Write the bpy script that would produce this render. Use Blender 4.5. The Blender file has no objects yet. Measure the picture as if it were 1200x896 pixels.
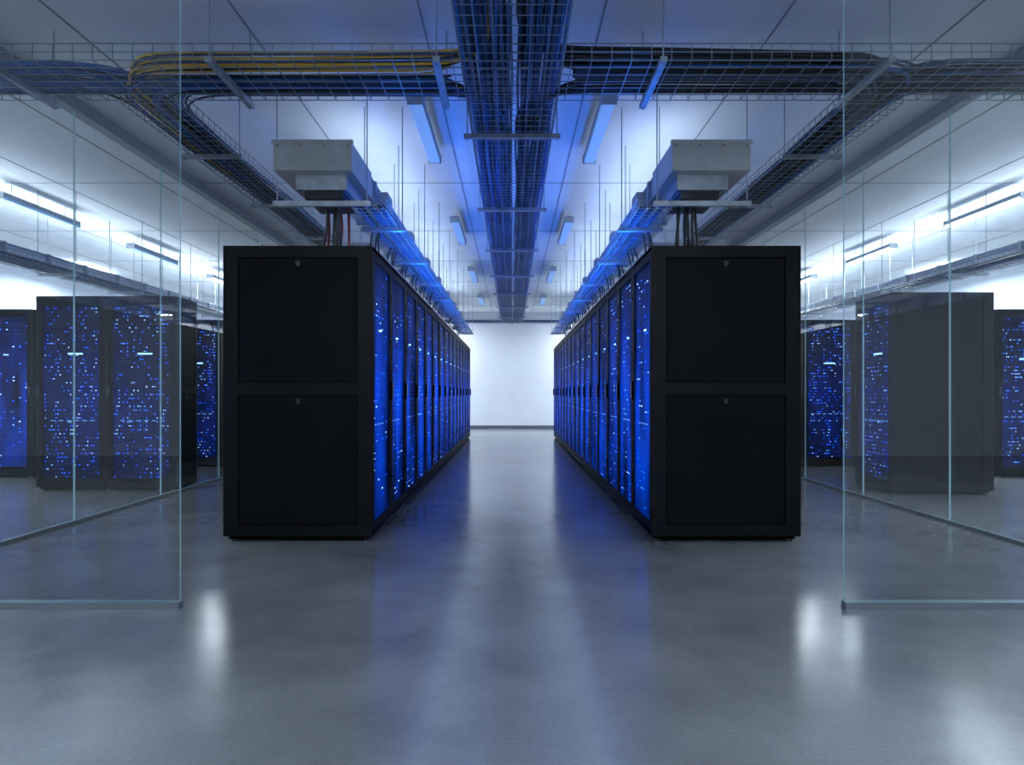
import bpy, math, random
from mathutils import Vector, Matrix
random.seed(7)
S=bpy.context.scene
try:
    S.view_settings.view_transform='Standard'; S.view_settings.look='None'; S.view_settings.exposure=0.25
except Exception: pass
F=800.0; CZ=1.11; CEIL=3.6

# ---------------- materials ----------------
def mat(name,col,rough=0.5,metal=0.0,emit=None,es=0.0,spec=0.5,noise=0.0,nscale=8.0):
    m=bpy.data.materials.new(name); m.use_nodes=True
    nt=m.node_tree; b=nt.nodes['Principled BSDF']
    b.inputs['Base Color'].default_value=(*col,1)
    b.inputs['Roughness'].default_value=rough
    b.inputs['Metallic'].default_value=metal
    b.inputs['Specular IOR Level'].default_value=spec
    if emit:
        b.inputs['Emission Color'].default_value=(*emit,1); b.inputs['Emission Strength'].default_value=es
    if noise>0:
        tc=nt.nodes.new('ShaderNodeTexCoord'); n=nt.nodes.new('ShaderNodeTexNoise')
        n.inputs['Scale'].default_value=nscale; n.inputs['Detail'].default_value=4
        nt.links.new(tc.outputs['Object'],n.inputs['Vector'])
        r=nt.nodes.new('ShaderNodeValToRGB')
        r.color_ramp.elements[0].position=0.3; r.color_ramp.elements[1].position=0.7
        r.color_ramp.elements[0].color=(*[c*(1-noise) for c in col],1)
        r.color_ramp.elements[1].color=(*[min(1,c*(1+noise)) for c in col],1)
        nt.links.new(n.outputs['Fac'],r.inputs['Fac']); nt.links.new(r.outputs['Color'],b.inputs['Base Color'])
    return m

M={}
M['black']=mat('rack_black_paint',(0.0022,0.0027,0.0045),0.5,spec=.09,noise=.15,nscale=3)
M['frame']=mat('rack_frame_black',(0.0028,0.0034,0.0055),0.42,spec=.14)
M['post']=mat('rack_door_frame_black',(0.003,0.0036,0.006),0.55,spec=.06)
M['groove']=mat('rack_groove',(0.001,0.001,0.0015),0.7,spec=.05)
M['steel']=mat('galvanised_steel',(0.38,0.43,0.48),0.38,0.7,noise=.2,nscale=14)
M['wire']=mat('zinc_wire',(0.28,0.34,0.41),0.4,0.6)
M['duct']=mat('duct_painted_metal',(0.44,0.455,0.46),0.5,0.2,noise=.12,nscale=5)
M['ductw']=mat('duct_white_metal',(0.72,0.75,0.78),0.5,0.0,noise=.05,nscale=5)
M['cblue']=mat('cable_blue',(0.015,0.10,0.36),0.45)
M['cblack']=mat('cable_black',(0.008,0.010,0.016),0.4)
M['cgrey']=mat('cable_slate',(0.05,0.08,0.14),0.45)
M['cyel']=mat('cable_yellow',(0.70,0.44,0.05),0.5)
M['cred']=mat('cable_red',(0.22,0.015,0.02),0.5)
M['wall']=mat('wall_paint_white',(0.76,0.80,0.87),0.8,noise=.02,nscale=2)
M['ceil']=mat('ceiling_panel_white',(0.74,0.775,0.82),0.75,noise=.03,nscale=3)
M['seam']=mat('ceiling_seam',(0.26,0.29,0.34),0.7)
M['base']=mat('baseboard_grey',(0.10,0.12,0.16),0.5)
M['alu']=mat('aluminium_channel',(0.30,0.34,0.38),0.35,0.8)
M['header']=mat('header_grey',(0.26,0.30,0.35),0.5,0.3)
M['house']=mat('lamp_housing',(0.34,0.42,0.54),0.5)
M['diff_off']=mat('lamp_diffuser_blue_glow',(0.30,0.45,0.7),0.5,emit=(0.20,0.45,1.0),es=0.36)  # unlit diffuser; the blue light on it is put into the emission
M['diff_on']=mat('lamp_diffuser_lit',(0.8,0.85,0.9),0.5,emit=(0.85,0.94,1.0),es=6.0)
M['edge']=mat('glass_edge_glow',(0.25,0.42,0.45),0.2,emit=(0.3,0.6,0.75),es=0.12)  # pane edges given a faint glow in the material so they show
M['bar']=mat('status_light_bar',(0.2,0.4,0.8),0.4,emit=(0.25,0.6,1.0),es=7.0)
M['bars']=mat('status_light_small',(0.2,0.4,0.8),0.4,emit=(0.2,0.5,1.0),es=2.0)
M['lock']=mat('lock_metal',(0.05,0.055,0.065),0.3,0.9)

def glass():
    m=bpy.data.materials.new('clear_glass'); m.use_nodes=True; nt=m.node_tree; nt.nodes.clear()
    o=nt.nodes.new('ShaderNodeOutputMaterial'); mx=nt.nodes.new('ShaderNodeMixShader')
    t=nt.nodes.new('ShaderNodeBsdfTransparent'); t.inputs['Color'].default_value=(0.95,0.97,0.975,1)
    g=nt.nodes.new('ShaderNodeBsdfGlossy'); g.inputs['Roughness'].default_value=0.0
    lw=nt.nodes.new('ShaderNodeLayerWeight'); lw.inputs['Blend'].default_value=0.5
    p=nt.nodes.new('ShaderNodeMath'); p.operation='POWER'; p.inputs[1].default_value=4.0
    a=nt.nodes.new('ShaderNodeMath'); a.operation='MULTIPLY_ADD'; a.inputs[1].default_value=0.9; a.inputs[2].default_value=0.05
    L=nt.links.new
    L(lw.outputs['Facing'],p.inputs[0]); L(p.outputs[0],a.inputs[0]); L(a.outputs[0],mx.inputs[0])
    L(t.outputs[0],mx.inputs[1]); L(g.outputs[0],mx.inputs[2]); L(mx.outputs[0],o.inputs[0])
    return m
M['glass']=glass()

def door_glow_mat(name,lo,hi,fac,col):  # blue glow from inside put into the door sheet, strongest at mid height
    m=bpy.data.materials.new(name); m.use_nodes=True; nt=m.node_tree; L=nt.links.new; N=nt.nodes.new
    b=nt.nodes['Principled BSDF']; b.inputs['Base Color'].default_value=(0.006,0.009,0.02,1)
    b.inputs['Metallic'].default_value=0.0; b.inputs['Roughness'].default_value=0.5; b.inputs['Specular IOR Level'].default_value=.04
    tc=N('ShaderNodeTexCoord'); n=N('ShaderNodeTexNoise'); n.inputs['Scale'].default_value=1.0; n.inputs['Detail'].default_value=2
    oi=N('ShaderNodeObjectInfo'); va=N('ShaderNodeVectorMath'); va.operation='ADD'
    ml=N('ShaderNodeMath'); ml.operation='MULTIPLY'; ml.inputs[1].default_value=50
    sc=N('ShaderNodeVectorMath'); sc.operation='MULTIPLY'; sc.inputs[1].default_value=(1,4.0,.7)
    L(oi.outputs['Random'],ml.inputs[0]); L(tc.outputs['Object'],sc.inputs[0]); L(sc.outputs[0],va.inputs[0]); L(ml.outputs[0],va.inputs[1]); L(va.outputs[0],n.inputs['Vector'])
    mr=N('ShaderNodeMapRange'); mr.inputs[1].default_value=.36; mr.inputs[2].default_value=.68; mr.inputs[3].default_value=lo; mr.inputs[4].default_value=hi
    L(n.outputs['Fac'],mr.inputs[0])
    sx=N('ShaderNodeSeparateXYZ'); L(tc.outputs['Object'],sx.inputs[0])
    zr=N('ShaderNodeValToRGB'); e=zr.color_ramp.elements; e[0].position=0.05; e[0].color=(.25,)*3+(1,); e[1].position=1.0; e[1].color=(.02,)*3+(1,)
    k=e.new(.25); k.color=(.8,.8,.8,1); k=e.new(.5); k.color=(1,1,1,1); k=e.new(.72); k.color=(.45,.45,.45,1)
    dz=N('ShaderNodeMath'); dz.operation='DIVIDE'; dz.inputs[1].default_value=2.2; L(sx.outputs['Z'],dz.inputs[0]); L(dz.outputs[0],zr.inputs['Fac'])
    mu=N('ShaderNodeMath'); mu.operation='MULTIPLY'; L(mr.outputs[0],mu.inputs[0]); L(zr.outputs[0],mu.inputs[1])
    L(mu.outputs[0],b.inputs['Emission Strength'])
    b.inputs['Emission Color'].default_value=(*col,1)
    o=nt.nodes['Material Output']; mx=N('ShaderNodeMixShader'); t=N('ShaderNodeBsdfTransparent')
    mx.inputs[0].default_value=fac
    L(t.outputs[0],mx.inputs[1]); L(b.outputs[0],mx.inputs[2]); L(mx.outputs[0],o.inputs[0])
    return m
M['door']=door_glow_mat('perforated_door_sheet_glow',.04,1.75,.50,(0.0,0.060,0.74))
M['door2']=door_glow_mat('perforated_door_sheet_side_glow',.02,.30,.45,(0.0,0.04,0.7))

def led_mat(name,thr,power,g0,g1,cell=.03,hw=.22,white=.6):
    m=bpy.data.materials.new(name); m.use_nodes=True; nt=m.node_tree; L=nt.links.new
    b=nt.nodes['Principled BSDF']; b.inputs['Base Color'].default_value=(0.006,0.008,0.016,1); b.inputs['Roughness'].default_value=0.5
    b.inputs['Specular IOR Level'].default_value=.05
    N=nt.nodes.new
    def mth(op,a,bv=None,c=None):
        n=N('ShaderNodeMath'); n.operation=op
        for i,v in enumerate((a,bv,c)):
            if v is None: continue
            if isinstance(v,(int,float)): n.inputs[i].default_value=v
            else: L(v,n.inputs[i])
        return n.outputs[0]
    tc=N('ShaderNodeTexCoord'); sx=N('ShaderNodeSeparateXYZ'); L(tc.outputs['Object'],sx.inputs[0])
    oi=N('ShaderNodeObjectInfo')
    u=mth('DIVIDE',sx.outputs['Y'],cell); v=mth('DIVIDE',sx.outputs['Z'],0.0445)
    cu=mth('FLOOR',u); cv=mth('FLOOR',v)
    cb=N('ShaderNodeCombineXYZ'); L(cu,cb.inputs[0]); L(cv,cb.inputs[1]); L(mth('MULTIPLY',oi.outputs['Random'],91.0),cb.inputs[2])
    wn=N('ShaderNodeTexWhiteNoise'); wn.noise_dimensions='3D'; L(cb.outputs[0],wn.inputs['Vector'])
    ns=N('ShaderNodeTexNoise'); ns.inputs['Scale'].default_value=0.35; ns.inputs['Detail'].default_value=1; L(cb.outputs[0],ns.inputs['Vector'])
    on=mth('GREATER_THAN',mth('ADD',wn.outputs['Value'],mth('MULTIPLY',mth('SUBTRACT',ns.outputs['Fac'],0.5),1.3)),thr)
    du=mth('LESS_THAN',mth('ABSOLUTE',mth('SUBTRACT',mth('FRACT',u),0.5)),hw)
    dv=mth('LESS_THAN',mth('ABSOLUTE',mth('SUBTRACT',mth('FRACT',v),0.5)),0.10)
    dot=mth('MULTIPLY',mth('MULTIPLY',du,dv),on)
    cb2=N('ShaderNodeCombineXYZ'); L(mth('FLOOR',mth('DIVIDE',cv,3.0)),cb2.inputs[1]); L(mth('MULTIPLY',oi.outputs['Random'],37.0),cb2.inputs[2])
    wn2=N('ShaderNodeTexWhiteNoise'); wn2.noise_dimensions='3D'; L(cb2.outputs[0],wn2.inputs['Vector'])
    glow=mth('MULTIPLY_ADD',wn2.outputs['Value'],g1,g0)
    st=mth('ADD',mth('MULTIPLY',dot,power),glow)
    sc=N('ShaderNodeSeparateColor'); L(wn.outputs['Color'],sc.inputs[0])
    cr=N('ShaderNodeValToRGB'); e=cr.color_ramp.elements
    e[0].position=0.0; e[0].color=(0.0,0.055,1.0,1); e[1].position=1.0; e[1].color=(0.45,0.72,1.0,1)
    k=e.new(white); k.color=(0.0,0.14,1.0,1)
    L(mth('MULTIPLY',sc.outputs['Green'],dot),cr.inputs[0])
    L(cr.outputs[0],b.inputs['Emission Color']); L(st,b.inputs['Emission Strength'])
    return m
M['led']=led_mat('server_faceplate_leds',.86,11.0,.01,.05,cell=.085,hw=.13,white=.6)
M['led2']=led_mat('server_faceplate_leds_side',.80,10.0,.01,.05,cell=.024,hw=.2)

def floor_mat():
    m=bpy.data.materials.new('polished_concrete'); m.use_nodes=True; nt=m.node_tree; L=nt.links.new; N=nt.nodes.new
    b=nt.nodes['Principled BSDF']; tc=N('ShaderNodeTexCoord')
    n1=N('ShaderNodeTexNoise'); n1.inputs['Scale'].default_value=1.5; n1.inputs['Detail'].default_value=9; n1.inputs['Roughness'].default_value=0.6; n1.inputs['Distortion'].default_value=0.2
    n3=N('ShaderNodeTexNoise'); n3.inputs['Scale'].default_value=0.5; n3.inputs['Detail'].default_value=3
    n2=N('ShaderNodeTexNoise'); n2.inputs['Scale'].default_value=60; n2.inputs['Detail'].default_value=5
    for n in (n1,n2,n3): L(tc.outputs['Object'],n.inputs['Vector'])
    ad=N('ShaderNodeMath'); ad.operation='MULTIPLY_ADD'; ad.inputs[1].default_value=.5; L(n3.outputs['Fac'],ad.inputs[0])
    hf=N('ShaderNodeMath'); hf.operation='MULTIPLY'; hf.inputs[1].default_value=.5; L(n1.outputs['Fac'],hf.inputs[0]); L(hf.outputs[0],ad.inputs[2])
    r=N('ShaderNodeValToRGB'); r.color_ramp.elements[0].position=0.34; r.color_ramp.elements[0].color=(0.12,0.133,0.145,1)
    r.color_ramp.elements[1].position=0.66; r.color_ramp.elements[1].color=(0.28,0.295,0.31,1)
    L(ad.outputs[0],r.inputs['Fac'])
    mx=N('ShaderNodeMix'); mx.data_type='RGBA'; mx.blend_type='OVERLAY'; mx.inputs[0].default_value=0.2
    L(r.outputs[0],mx.inputs[6]); L(n2.outputs['Fac'],mx.inputs[7]); L(mx.outputs[2],b.inputs['Base Color'])
    mr=N('ShaderNodeMapRange'); mr.inputs[1].default_value=0.35; mr.inputs[2].default_value=0.65; mr.inputs[3].default_value=0.205; mr.inputs[4].default_value=0.155
    L(ad.outputs[0],mr.inputs[0]); L(mr.outputs[0],b.inputs['Roughness'])
    b.inputs['Specular IOR Level'].default_value=1.0
    bp=N('ShaderNodeBump'); bp.inputs['Strength'].default_value=0.012; bp.inputs['Distance'].default_value=0.01
    L(n2.outputs['Fac'],bp.inputs['Height']); L(bp.outputs[0],b.inputs['Normal'])
    return m
M['floor']=floor_mat()

# ---------------- mesh builder ----------------
class MB:
    def __init__(s): s.v=[]; s.f=[]; s.m=[]; s.mats=[]
    def mi(s,k):
        if k not in s.mats: s.mats.append(k)
        return s.mats.index(k)
    def box(s,x0,x1,y0,y1,z0,z1,k,faces=None):
        i=len(s.v)
        s.v+=[(x0,y0,z0),(x1,y0,z0),(x1,y1,z0),(x0,y1,z0),(x0,y0,z1),(x1,y0,z1),(x1,y1,z1),(x0,y1,z1)]
        fs=[(0,3,2,1),(4,5,6,7),(0,1,5,4),(1,2,6,5),(2,3,7,6),(3,0,4,7)]
        for j,f in enumerate(fs):
            s.f.append(tuple(i+q for q in f)); s.m.append(s.mi(faces.get(j,k) if faces else k))
    def tube(s,pts,r,k,n=4,caps=True):
        pts=[Vector(p) for p in pts]; c=len(pts); idx=s.mi(k); base=len(s.v)
        for i,p in enumerate(pts):
            d=(pts[min(i+1,c-1)]-pts[max(i-1,0)])
            if d.length<1e-9: d=Vector((0,1,0))
            d.normalize()
            up=Vector((0,0,1)) if abs(d.z)<0.9 else Vector((0,1,0))
            a=d.cross(up).normalized(); b=a.cross(d)
            for q in range(n):
                t=2*math.pi*(q+.5)/n
                s.v.append(tuple(p+a*(r*math.cos(t))+b*(r*math.sin(t))))
        for i in range(c-1):
            for q in range(n):
                A=base+i*n+q; B=base+i*n+(q+1)%n
                s.f.append((A,B,B+n,A+n)); s.m.append(idx)
        if caps:
            s.f.append(tuple(base+q for q in reversed(range(n)))); s.m.append(idx)
            s.f.append(tuple(base+(c-1)*n+q for q in range(n))); s.m.append(idx)
    def disc(s,c,r,axis,h,k,n=12):
        a=Vector(c); b=a+Vector(axis)*h; s.tube([a,b],r,k,n)
    def mesh(s,name):
        me=bpy.data.meshes.new(name); me.from_pydata(s.v,[],s.f); me.update()
        for k in s.mats: me.materials.append(M[k])
        me.polygons.foreach_set('material_index',s.m); me.update()
        return me
    def obj(s,name,parent=None,loc=(0,0,0),rot=0,smooth=False):
        me=s.mesh(name)
        if smooth: me.polygons.foreach_set('use_smooth',[True]*len(me.polygons))
        return place(me,name,parent,loc,rot)
def place(me,name,parent=None,loc=(0,0,0),rot=0):
    o=bpy.data.objects.new(name,me); S.collection.objects.link(o)
    o.location=loc; o.rotation_euler=(0,0,rot)
    if parent: o.parent=parent
    return o

# ---------------- room ----------------
XL,XR,YB,YF=-9.5,9.5,-5.0,21.1
def slab(name,a,k):
    b=MB(); b.box(*a,k); return b.obj(name)
slab('floor',(XL-.1,XR+.1,YB-.1,YF+.1,-.1,0),'floor')
slab('wall_back',(XL,XR,YF,YF+.1,0,CEIL),'wall')
slab('wall_front',(XL,XR,YB-.1,YB,0,CEIL),'wall')
slab('wall_left',(XL-.1,XL,YB-.1,YF+.1,0,CEIL),'wall')
slab('wall_right',(XR,XR+.1,YB-.1,YF+.1,0,CEIL),'wall')
slab('baseboard_back',(XL,XR,YF-.015,YF,0,.10),'base')
b=MB(); b.box(XL-.1,XR+.1,YB-.1,YF+.1,CEIL,CEIL+.1,'ceil')
x=-9.0
while x<XR:
    b.box(x-.006,x+.006,YB,YF,CEIL-.004,CEIL+.001,'seam'); x+=1.2
y=YB+1.1
while y<YF:
    b.box(XL,XR,y-.006,y+.006,CEIL-.004,CEIL+.001,'seam'); y+=2.4
b.obj('ceiling')

# ---------------- glass partitions ----------------
GX=3.72
def pane_x(x,y0,y1):
    b=MB(); b.box(x-.006,x+.006,y0+.003,y1-.003,.03,3.49,'glass',{2:'edge',4:'edge',0:'edge',1:'edge'})
    b.obj('glass_panel')
js=[2.94+1.43*i for i in range(13)]+[YF-.02]
for sx in (-1,1):
    for i in range(len(js)-1):
        pane_x(sx*GX,js[i],js[i+1])
    b=MB(); b.box(sx*GX-.02,sx*GX+.02,2.94,YF-.02,0,.028,'alu'); b.obj('trim_glass_floor_channel')
    b=MB(); b.box(sx*GX-.05,sx*GX+.05,2.94,YF-.02,3.49,CEIL-.001,'header'); b.obj('trim_glass_header')
    b=MB(); x0,x1=sorted((sx*1.71,sx*(GX-.06)))
    b.box(x0,x1,3.514,3.526,.036,3.52,'glass',{3:'edge',5:'edge',0:'edge',1:'edge'})
    b.obj('glass_panel')
    b=MB(); b.box(x0,x1,3.495,3.545,0,.035,'alu'); b.obj('trim_glass_floor_channel')
    b=MB(); b.box(x0,x1,3.495,3.545,3.521,CEIL-.001,'alu'); b.obj('trim_glass_header')

# ---------------- server racks ----------------
P=0.79; D=1.107; H=2.20
def rack_mesh(name,D=D,side=False,hs=-1):
    b=MB(); hx=D/2; hy=P/2-.002; z0=.045
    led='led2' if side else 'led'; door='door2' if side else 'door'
    b.box(-hx+.006,hx-.10,-hy+.006,hy-.006,z0,H-.01,'groove')
    b.box(-hx+.03,hx-.03,-hy+.03,hy-.03,.02,z0,'groove')
    for fx in (-hx+.06,hx-.06):
        for fy in (-hy+.06,hy-.06):
            b.disc((fx,fy,0),.025,(0,0,1),.03,'lock',8)
    b.box(-hx,hx,-hy,hy,H-.03,H,'frame'); b.box(-hx,hx,-hy,hy,z0,z0+.03,'frame')
    pin=min(.12,D*.1)
    for s in (-1,1):
        ya,yb=sorted((s*hy,s*(hy-.02))); pa,pb=sorted((s*(hy-.005),s*(hy-.02)))
        b.box(-hx,-hx+pin,ya,yb,z0+.03,H-.03,'frame')
        b.box(hx-pin,hx,ya,yb,z0+.03,H-.03,'frame')
        for (a,c) in ((z0+.03,.125),(1.095,1.185),(H-.085,H-.03)):
            b.box(-hx+pin,hx-pin,ya,yb,a,c,'frame')
        for (a,c) in ((.125,1.095),(1.185,H-.085)):
            b.box(-hx+pin+.009,hx-pin-.009,pa,pb,a+.009,c-.009,'black')
            b.disc((0,s*(hy-.006),c-.05),.016,(0,s,0),.006,'lock',14)
            b.box(-.02,.02,*sorted((s*(hy-.006),s*(hy-.001))),c-.035,c-.028,'lock')
    for s in (-1,1):
        a,c=sorted((s*hy,s*(hy-.035))); b.box(hx-.10,hx-.02,a,c,z0+.03,H-.03,'frame')
    b.box(hx-.10,hx-.02,-hy+.035,hy-.035,H-.09,H-.03,'frame')
    b.box(hx-.10,hx-.02,-hy+.035,hy-.035,z0+.03,z0+.08,'frame')
    b.box(-hx,-hx+.006,-hy,hy,z0,H,'frame')
    z=z0+.09
    rec=.05 if side else .022
    while z+.0445<H-.095:
        u=random.choice((1,1,1,2)); zz=min(z+.0445*u,H-.09)
        b.box(hx-.12,hx-rec-random.choice((0,.003,.006)),-hy+.04,hy-.04,z+.002,zz-.002,led,{0:'groove',1:'groove',2:'groove',4:'groove'})
        z=zz
    if side:
        b.box(hx-.055,hx-.04,-.06,.10,1.545,1.560,'bar')
        for q in range(6):
            b.box(hx-.055,hx-.045,-.26+q*.09,-.21+q*.09,.79,.797,'bars')
    else:
        b.box(hx-.03,hx-.018,.0,.06,1.60,1.612,'bar')
        for q in range(4):
            b.box(hx-.03,hx-.018,-.2+q*.1,-.17+q*.1,.86,.866,'bars')
    for s in (-1,1):
        a,c=sorted((s*(hy-.004),s*(hy-.075))); b.box(hx-.018,hx,a,c,z0+.01,H-.006,'post')
    b.box(hx-.018,hx,-hy+.075,hy-.075,H-.09,H-.006,'post'); b.box(hx-.018,hx,-hy+.075,hy-.075,z0+.01,z0+.10,'post')
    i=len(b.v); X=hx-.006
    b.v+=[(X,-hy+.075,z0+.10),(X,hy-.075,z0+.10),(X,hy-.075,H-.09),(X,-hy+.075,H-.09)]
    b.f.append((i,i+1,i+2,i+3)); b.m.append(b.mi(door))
    ya,yb=sorted((hs*(hy-.012),hs*(hy-.05)))
    b.box(hx,hx+.018,ya,yb,1.05,1.21,'frame'); b.box(hx+.018,hx+.023,ya+.004,yb-.004,1.07,1.19,'lock')
    ya,yb=sorted((-hs*(hy-.020),-hs*(hy-.006)))
    for zz in (.35,1.1,1.9): b.box(hx-.002,hx+.006,ya,yb,zz,zz+.06,'frame')
    return b.mesh(name)
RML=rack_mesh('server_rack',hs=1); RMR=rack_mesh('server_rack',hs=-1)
RM=rack_mesh('server_rack_side_room',side=True); RS=rack_mesh('server_rack_shallow',.52,side=True)
Y0=5.06; NR=15
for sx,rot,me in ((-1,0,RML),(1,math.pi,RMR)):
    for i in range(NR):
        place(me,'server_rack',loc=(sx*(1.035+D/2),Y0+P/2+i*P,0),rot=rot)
place(RM,'server_rack',loc=(4.12+D/2,7.4+P/2,0),rot=math.pi)
for i in range(2): place(RM,'server_rack',loc=(4.35+P/2+i*P,10.2+D/2,0),rot=-math.pi/2)
for i in range(6): place(RM,'server_rack',loc=(4.15+D/2,12.2+P/2+i*P,0),rot=math.pi)
for i in range(3): place(RM,'server_rack',loc=(6.32+P/2+i*P,8.9+D/2,0),rot=-math.pi/2)
for i in range(2): place(RS,'server_rack',loc=(-5.37+P/2+i*P,7.7+.26,0),rot=-math.pi/2)
for i in range(2): place(RM,'server_rack',loc=(-4.35-P/2-i*P,10.2+D/2,0),rot=-math.pi/2)
for i in range(6): place(RM,'server_rack',loc=(-4.15-D/2,12.2+P/2+i*P,0),rot=0)
for i in range(3): place(RML,'server_rack',loc=(-6.25-P/2-i*P,8.9+D/2,0),rot=-math.pi/2)

# ---------------- cable trays ----------------
def straight_tray(name,axis,c,a0,a1,z,w,h=.10,step=.1,nb=6,sup=1.45,rod=True,supoff=.4,parent=None):
    b=MB(); r=.0032
    def P3(u,t,zz): return (c+t,u,zz) if axis=='y' else (u,c+t,zz)
    for i in range(nb):
        t=-w/2+w*i/(nb-1); b.tube([P3(a0,t,z),P3(a1,t,z)],r,'wire')
    for t in (-w/2,w/2):
        b.tube([P3(a0,t,z+h/2),P3(a1,t,z+h/2)],r,'wire'); b.tube([P3(a0,t,z+h),P3(a1,t,z+h)],r*1.4,'wire')
    u=a0
    while u<=a1+1e-4:
        b.tube([P3(u,-w/2,z+h),P3(u,-w/2,z)],r,'wire',caps=False); b.tube([P3(u,-w/2,z),P3(u,w/2,z)],r,'wire',caps=False); b.tube([P3(u,w/2,z),P3(u,w/2,z+h)],r,'wire',caps=False)
        u+=step
    if sup:
        u=a0+supoff
        while u<a1:
            e=w/2+.06
            q0=P3(u-.02,-e,z-.04); q1=P3(u+.02,e,z-.004)
            b.box(min(q0[0],q1[0]),max(q0[0],q1[0]),min(q0[1],q1[1]),max(q0[1],q1[1]),z-.036,z-.004,'steel')
            for t in (-e+.025,e-.025):
                if rod: b.tube([P3(u,t,z-.05),P3(u,t,CEIL)],.005,'steel',5)
            u+=sup
    return b.obj(name,parent=parent)
TZ=3.10
t_c=straight_tray('cable_tray','y',0,2.9,19.2,TZ,.62,nb=7,sup=2.1,supoff=.25)
t_x=straight_tray('cable_tray','x',4.38,-3.6,3.6,TZ+.006,.56,step=.12,nb=7,sup=1.35,supoff=.45)
t_e=straight_tray('cable_tray','x',19.45,-3.6,3.6,TZ,.4,step=.12,sup=1.6)
t_s={}; t_o={}
for sx in (-1,1):
    t_s[sx]=straight_tray('cable_tray','y',sx*2.5,4.7,19.2,TZ,.38,sup=1.5,supoff=1.0)
    t_o[sx]=straight_tray('cable_tray','y',sx*5.6,6.3,19.0,2.58,.40,h=.08,nb=5,sup=1.5,supoff=.6)

# ---------------- cables ----------------
def fillet(pts,r,n=7):
    pts=[Vector(p) for p in pts]; out=[pts[0]]
    for i in range(1,len(pts)-1):
        a,b,c=pts[i-1],pts[i],pts[i+1]
        d1=(a-b).normalized(); d2=(c-b).normalized()
        rr=min(r,(a-b).length*.45,(c-b).length*.45)
        p0=b+d1*rr; p2=b+d2*rr
        for k in range(n+1):
            t=k/n; out.append(p0*(1-t)**2+b*2*t*(1-t)+p2*t*t)
    out.append(pts[-1]); return out
def resamp(pts,st=.5):
    out=[pts[0]]
    for a,b in zip(pts,pts[1:]):
        L=(b-a).length; n=max(1,int(L/st))
        for k in range(1,n+1): out.append(a.lerp(b,k/n))
    return out
def cable(b,pts,r,k,wob=.012,fr=.35,n=5,b2=None,cut=None):
    """b2/cut: the run beyond y=cut lies in the next tray and goes to that tray's bundle"""
    ps=resamp(fillet(pts,fr)); q=[]
    ph=random.random()*6; ph2=random.random()*6; s=0
    for i,p in enumerate(ps):
        if i: s+=(p-ps[i-1]).length
        q.append(p+Vector((math.sin(s*1.9+ph)*wob,math.sin(s*2.3+ph2)*wob*.5,math.sin(s*1.3+ph2)*wob*.35)))
    if b2 is None: b.tube(q,r,k,n); return
    near=[p for p in q if p.y<=cut]; far=[p for p in q if p.y>cut]
    if q[0].y>cut: far.append(near[0])
    else: far.insert(0,near[-1])
    b.tube(near,r,k,n); b2.tube(far,r,k,n)
R=random.uniform
BC=MB(); BS={-1:MB(),1:MB()}; CUT=5.3
for i in range(44):
    x=-.29+.28*(i/43); z=TZ+.018+R(0,.07)
    cable(BC,[(x,2.9,z),(x,19.2,z)],R(.008,.013),random.choice(['cblue','cblue','cgrey','cblack','cblack']))
for i in range(28):
    x=.05+.24*(i/27); z=TZ+.018+R(0,.06)
    cable(BC,[(x,2.9,z),(x,19.2,z)],R(.008,.013),random.choice(['cblue','cblack','cblack','cgrey']))
b=MB()
for i in range(24):
    t=i/23; y=4.11+.28*t; z=TZ+.022+R(0,.05); x=-.05-.25*t; xs=-2.62+.2*(1-t)
    cable(b,[(x,2.9,z+.03),(x,y,z+.02),(xs,y,z),(xs,12,z)],R(.007,.010),'cyel' if (i%5 in (0,2,3)) else random.choice(['cblack','cgrey']),fr=.4,b2=BS[-1],cut=CUT)
b.obj('yellow_cable_bundle',parent=t_x,smooth=True)
b=MB()
for sx in (-1,1):
    for i in range(16):
        t=i/15; y=4.40+.22*t; z=TZ+.02+R(0,.05); x=sx*(.04+.22*(1-t))
        cable(b,[(x,12,z),(x,y,z),(sx*3.58,y,z)],R(.007,.011),random.choice(['cblack','cgrey','cblue'] if sx<0 else ['cblack','cblack','cgrey']),fr=.5,b2=BC,cut=CUT)
    for i in range(16):
        t=i/15; xs=sx*(2.34+.32*t); z=TZ+.02+R(0,.05); y=(4.2 if sx>0 else 4.38)+.25*(1-t)
        cable(b,[(sx*.4,y,z),(xs,y,z),(xs,19.2,z)],R(.008,.012),random.choice(['cblack','cgrey','cblue']),fr=.45,b2=BS[sx],cut=CUT)
    for i in range(12):
        t=i/11; xs=sx*(2.34+.32*t); z=TZ+.03+R(0,.05); y=4.2+.3*t
        cable(b,[(sx*3.58,y,z),(xs,y,z),(xs,19.2,z)],R(.008,.012),random.choice(['cblack','cgrey','cblue']),fr=.45,b2=BS[sx],cut=CUT)
b.obj('cable_bundle',parent=t_x,smooth=True)
b=MB()
for i in range(22):
    t=i/21; y=4.14+.30*t; z=TZ+.03+R(0,.06); x=.03+.25*t
    cable(b,[(x,2.9,z+.05),(x,y,z+.03),(2.4+.2*t,y,z),(2.4+.2*t,12,z)],R(.008,.012),'cblack',fr=.4,b2=BS[1],cut=CUT)
b.obj('black_cable_bundle',parent=t_x,smooth=True)
BC.obj('cable_bundle',parent=t_c,smooth=True)
for sx in (-1,1):
    BS[sx].obj('cable_bundle',parent=t_s[sx],smooth=True)
    b=MB()
    for i in range(12):
        x=sx*(5.44+.32*(i/11)); z=2.595+R(0,.03)
        cable(b,[(x,6.3,z),(x,19,z)],.009,random.choice(['cgrey','cblack','cgrey']))
    b.obj('cable_bundle',parent=t_o[sx],smooth=True)
b=MB()
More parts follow.
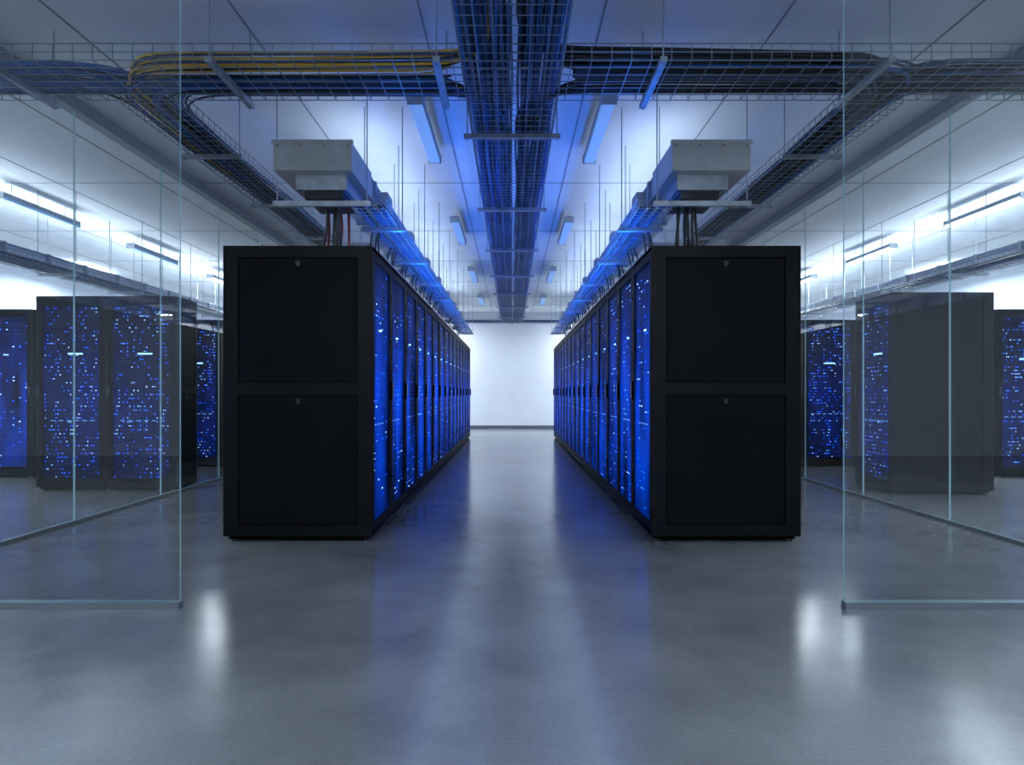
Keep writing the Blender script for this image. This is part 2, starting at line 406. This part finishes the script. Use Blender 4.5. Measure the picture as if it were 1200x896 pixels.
for i in range(14):
    y=19.3+.02*i; z=TZ+.02+R(0,.04); cable(b,[(-3.55,y,z),(3.55,y,z)],.01,random.choice(['cblack','cgrey','cblue']))
b.obj('cable_bundle',parent=t_e,smooth=True)

# ---------------- busway ducts over rows ----------------
def area(name,parent,loc,rx,sx_,sy_,e,col):
    l=bpy.data.lights.new(name,'AREA'); l.shape='RECTANGLE'; l.size=sx_; l.size_y=sy_; l.energy=e; l.color=col
    lo=bpy.data.objects.new(name,l); S.collection.objects.link(lo); lo.parent=parent; lo.location=loc; lo.rotation_euler=(rx,0,0)
    return lo
def duct(sx,xc,y0,y1,zt=3.04,w=.60,box=True,k='duct',up=0,col=(.7,.85,1)):
    b=MB(); hw=w/2
    def X(a,c):
        p,q=sx*a,sx*c; return (min(p,q),max(p,q))
    ys=y0
    if box:
        ys=y0+.75
        b.box(*X(xc-hw,xc+hw),y0,y0+.75,zt-.22,zt,k)
        b.box(*X(xc-hw-.012,xc+hw+.012),y0-.012,y0+.02,zt-.012,zt+.012,k)
        b.box(*X(xc-hw+.06,xc+hw-.14),y0+.10,y0+.65,zt-.34,zt-.22,'steel')
        b.box(*X(xc-hw+.10,xc+hw-.20),y0+.14,y0+.6,zt-.40,zt-.34,'cblack')
        for q in range(4):
            b.disc((sx*(xc-hw+.03+q*(w-.06)/3),y0-.001,zt-.03),.006,(0,-1,0),.006,'lock',6)
    b.box(*X(xc-hw+.04,xc-hw+.34),ys,y1,zt-.17,zt-.02,k)
    b.box(*X(xc-hw+.02,xc-hw+.36),ys,y1,zt-.02,zt-.005,'steel')
    b.box(*X(xc-hw+.02,xc-hw+.36),ys,y1,zt-.185,zt-.17,'steel')
    y=ys+.25; i=0
    while y<y1-.4:
        b.box(*X(xc-hw+.01,xc-hw+.37),y,y+.05,zt-.20,zt+.005,'steel')
        if box and i%2==0: b.box(*X(xc-hw-.05,xc-hw+.04),y+.25,y+.5,zt-.22,zt-.02,k)
        y+=.79; i+=1
    y=y0+.12
    while y<y1:
        if box: b.box(*X(xc-hw-.12,xc+hw+.05),y,y+.04,zt-.46,zt-.42,'steel')
        for q in ((xc-hw-.09,xc+hw+.02) if box else (xc-hw+.01,xc-hw+.37)):
            b.tube([(sx*q,y+.02,zt-(.47 if box else .2)),(sx*q,y+.02,CEIL)],.005,'steel',5)
        y+=1.5
    o=b.obj('busway_duct')
    if up:
        n=3; L=(y1-ys)/n
        for i in range(n):
            area('added_ceiling_fill',o,(sx*(xc-hw+.19),ys+L*(i+.5),zt+.02),math.pi,.25,L*.95,up,col)  # added fill above the duct, unseen from below, to brighten the ceiling
    return o
for sx in (-1,1):
    d=duct(sx,1.535,5.25,16.9,up=11,col=(.68,.84,1.0))
    straight_tray('row_cable_basket','y',sx*1.12,5.35,16.9,2.55,.26,h=.08,nb=5,sup=1.5,supoff=.6,parent=d)
    b=MB()
    for i in range(9):
        x=sx*(1.02+.2*(i/8)); z=2.565+R(0,.03)
        cable(b,[(x,5.4,z),(x,16.9,z)],.009,random.choice(['cblue','cblack','cgrey']))
    for i in range(9):
        x=sx*(1.36+.016*i); y=5.42+R(0,.25)
        k=('cred' if (i%4==0 and sx<0) else 'cblack')
        cable(b,[(x,y,2.70),(x+R(-.03,.03),y,2.45),(x+R(-.05,.05),y,2.215)],.012,k,wob=.006,fr=.1)
    for j in range(1,14):
        for i in range(3):
            x=sx*(1.22+.03*i); y=5.4+j*.79+R(0,.1)
            cable(b,[(x-sx*.06,y-.1,2.60),(x,y,2.5),(x+R(-.03,.03),y,2.215)],.009,'cblack',wob=.006,fr=.1)
    b.obj('power_drop_cables',parent=d,smooth=True)
    duct(sx,6.3,6.3,19.5,zt=2.92,w=.5,box=False,k='ductw',up=42,col=(.82,.91,1))

# ---------------- pendant lamps ----------------
def lamp(loc,length=1.4,along='y',z=3.44,lit=False,up=0,down=0,col=(.84,.92,1.0)):
    b=MB(); L=length/2
    b.box(-.06,.06,-L,L,0,.05,'house'); b.box(-.05,.05,-L+.01,L-.01,-.03,0,'diff_on' if lit else 'diff_off')
    b.box(-.065,.065,-L-.012,-L,-.032,.055,'steel'); b.box(-.065,.065,L,L+.012,-.032,.055,'steel')
    for s in (-1,1): b.tube([(0,s*L*.7,.05),(0,s*L*.7,CEIL-z)],.004,'steel',5)
    o=b.obj('pendant_lamp',loc=(loc[0],loc[1],z),rot=0 if along=='y' else math.pi/2)
    if up: area('uplight',o,(0,0,.065),math.pi,.10,length*.95,up,(.68,.83,1.0) if loc[1]<2 else col)
    if down: area('downlight',o,(0,0,-.036),0,.10,length*.95,down,col)
    return o
for y in (6.2,10.0,13.7,17.4):
    for sx in (-1,1): lamp((sx*.78,y),lit=False,z=3.46)
for y,e in ((4.0,60),(8.65,14),(11.4,60),(14.2,95),(17.0,95)):
    lamp((5.98,y),lit=True,z=3.40,down=e)
    lamp((-5.98,y),lit=(y>14),z=3.40,down=0 if y<14 else e)
for y in (5.0,9.5,13.5):
    for sx in (-1,1): lamp((sx*8.4,y),lit=True,z=3.40,down=150,up=14)
for x in (-6,-2.9,2.9,6): lamp((x,20.2),along='x',lit=True,z=3.44,down=140)  # lamps added to brighten the back wall
for x in (-2.4,2.4): lamp((x,-1.2),lit=True,z=3.40,up=95,down=75)  # added lamps behind the camera, to light the foreground floor and ceiling
lamp((-6.5,.5),lit=True,z=3.4,up=90,down=80); lamp((6.5,.5),lit=True,z=3.4,up=90,down=80)  # added out of view as well, for the sides of the foreground

# ---------------- added blue fill on rack tops to tint the ceiling, tipped towards the aisle ----------------
for sx in (-1,1):
    b=MB(); xx=sx*1.08
    b.box(xx-.03,xx+.03,5.5,16.6,H,H+.03,'alu')
    o=b.obj('added_blue_strip')
    for i in range(3):
        lo=area('added_blue_fill',o,(xx,7.3+i*3.7,H+.045),0,3.6,.06,(29,19,6)[i],(0.01,0.17,1.0))
        dv=Vector((-sx*math.sin(math.radians(34)),0,math.cos(math.radians(34))))
        zl=-dv; xl=Vector((0,1,0)); yl=zl.cross(xl)
        lo.rotation_euler=Matrix((xl,yl,zl)).transposed().to_euler()

# ---------------- world, camera ----------------
w=bpy.data.worlds.new('world'); S.world=w; w.use_nodes=True
w.node_tree.nodes['Background'].inputs[0].default_value=(.05,.07,.1,1); w.node_tree.nodes['Background'].inputs[1].default_value=.3
cam=bpy.data.cameras.new('camera'); co=bpy.data.objects.new('camera',cam); S.collection.objects.link(co)
co.location=(0,0,CZ); co.rotation_euler=(math.pi/2,0,0)
cam.sensor_fit='HORIZONTAL'; cam.sensor_width=36; cam.lens=24; cam.shift_y=0.010; cam.clip_start=.05
S.camera=co
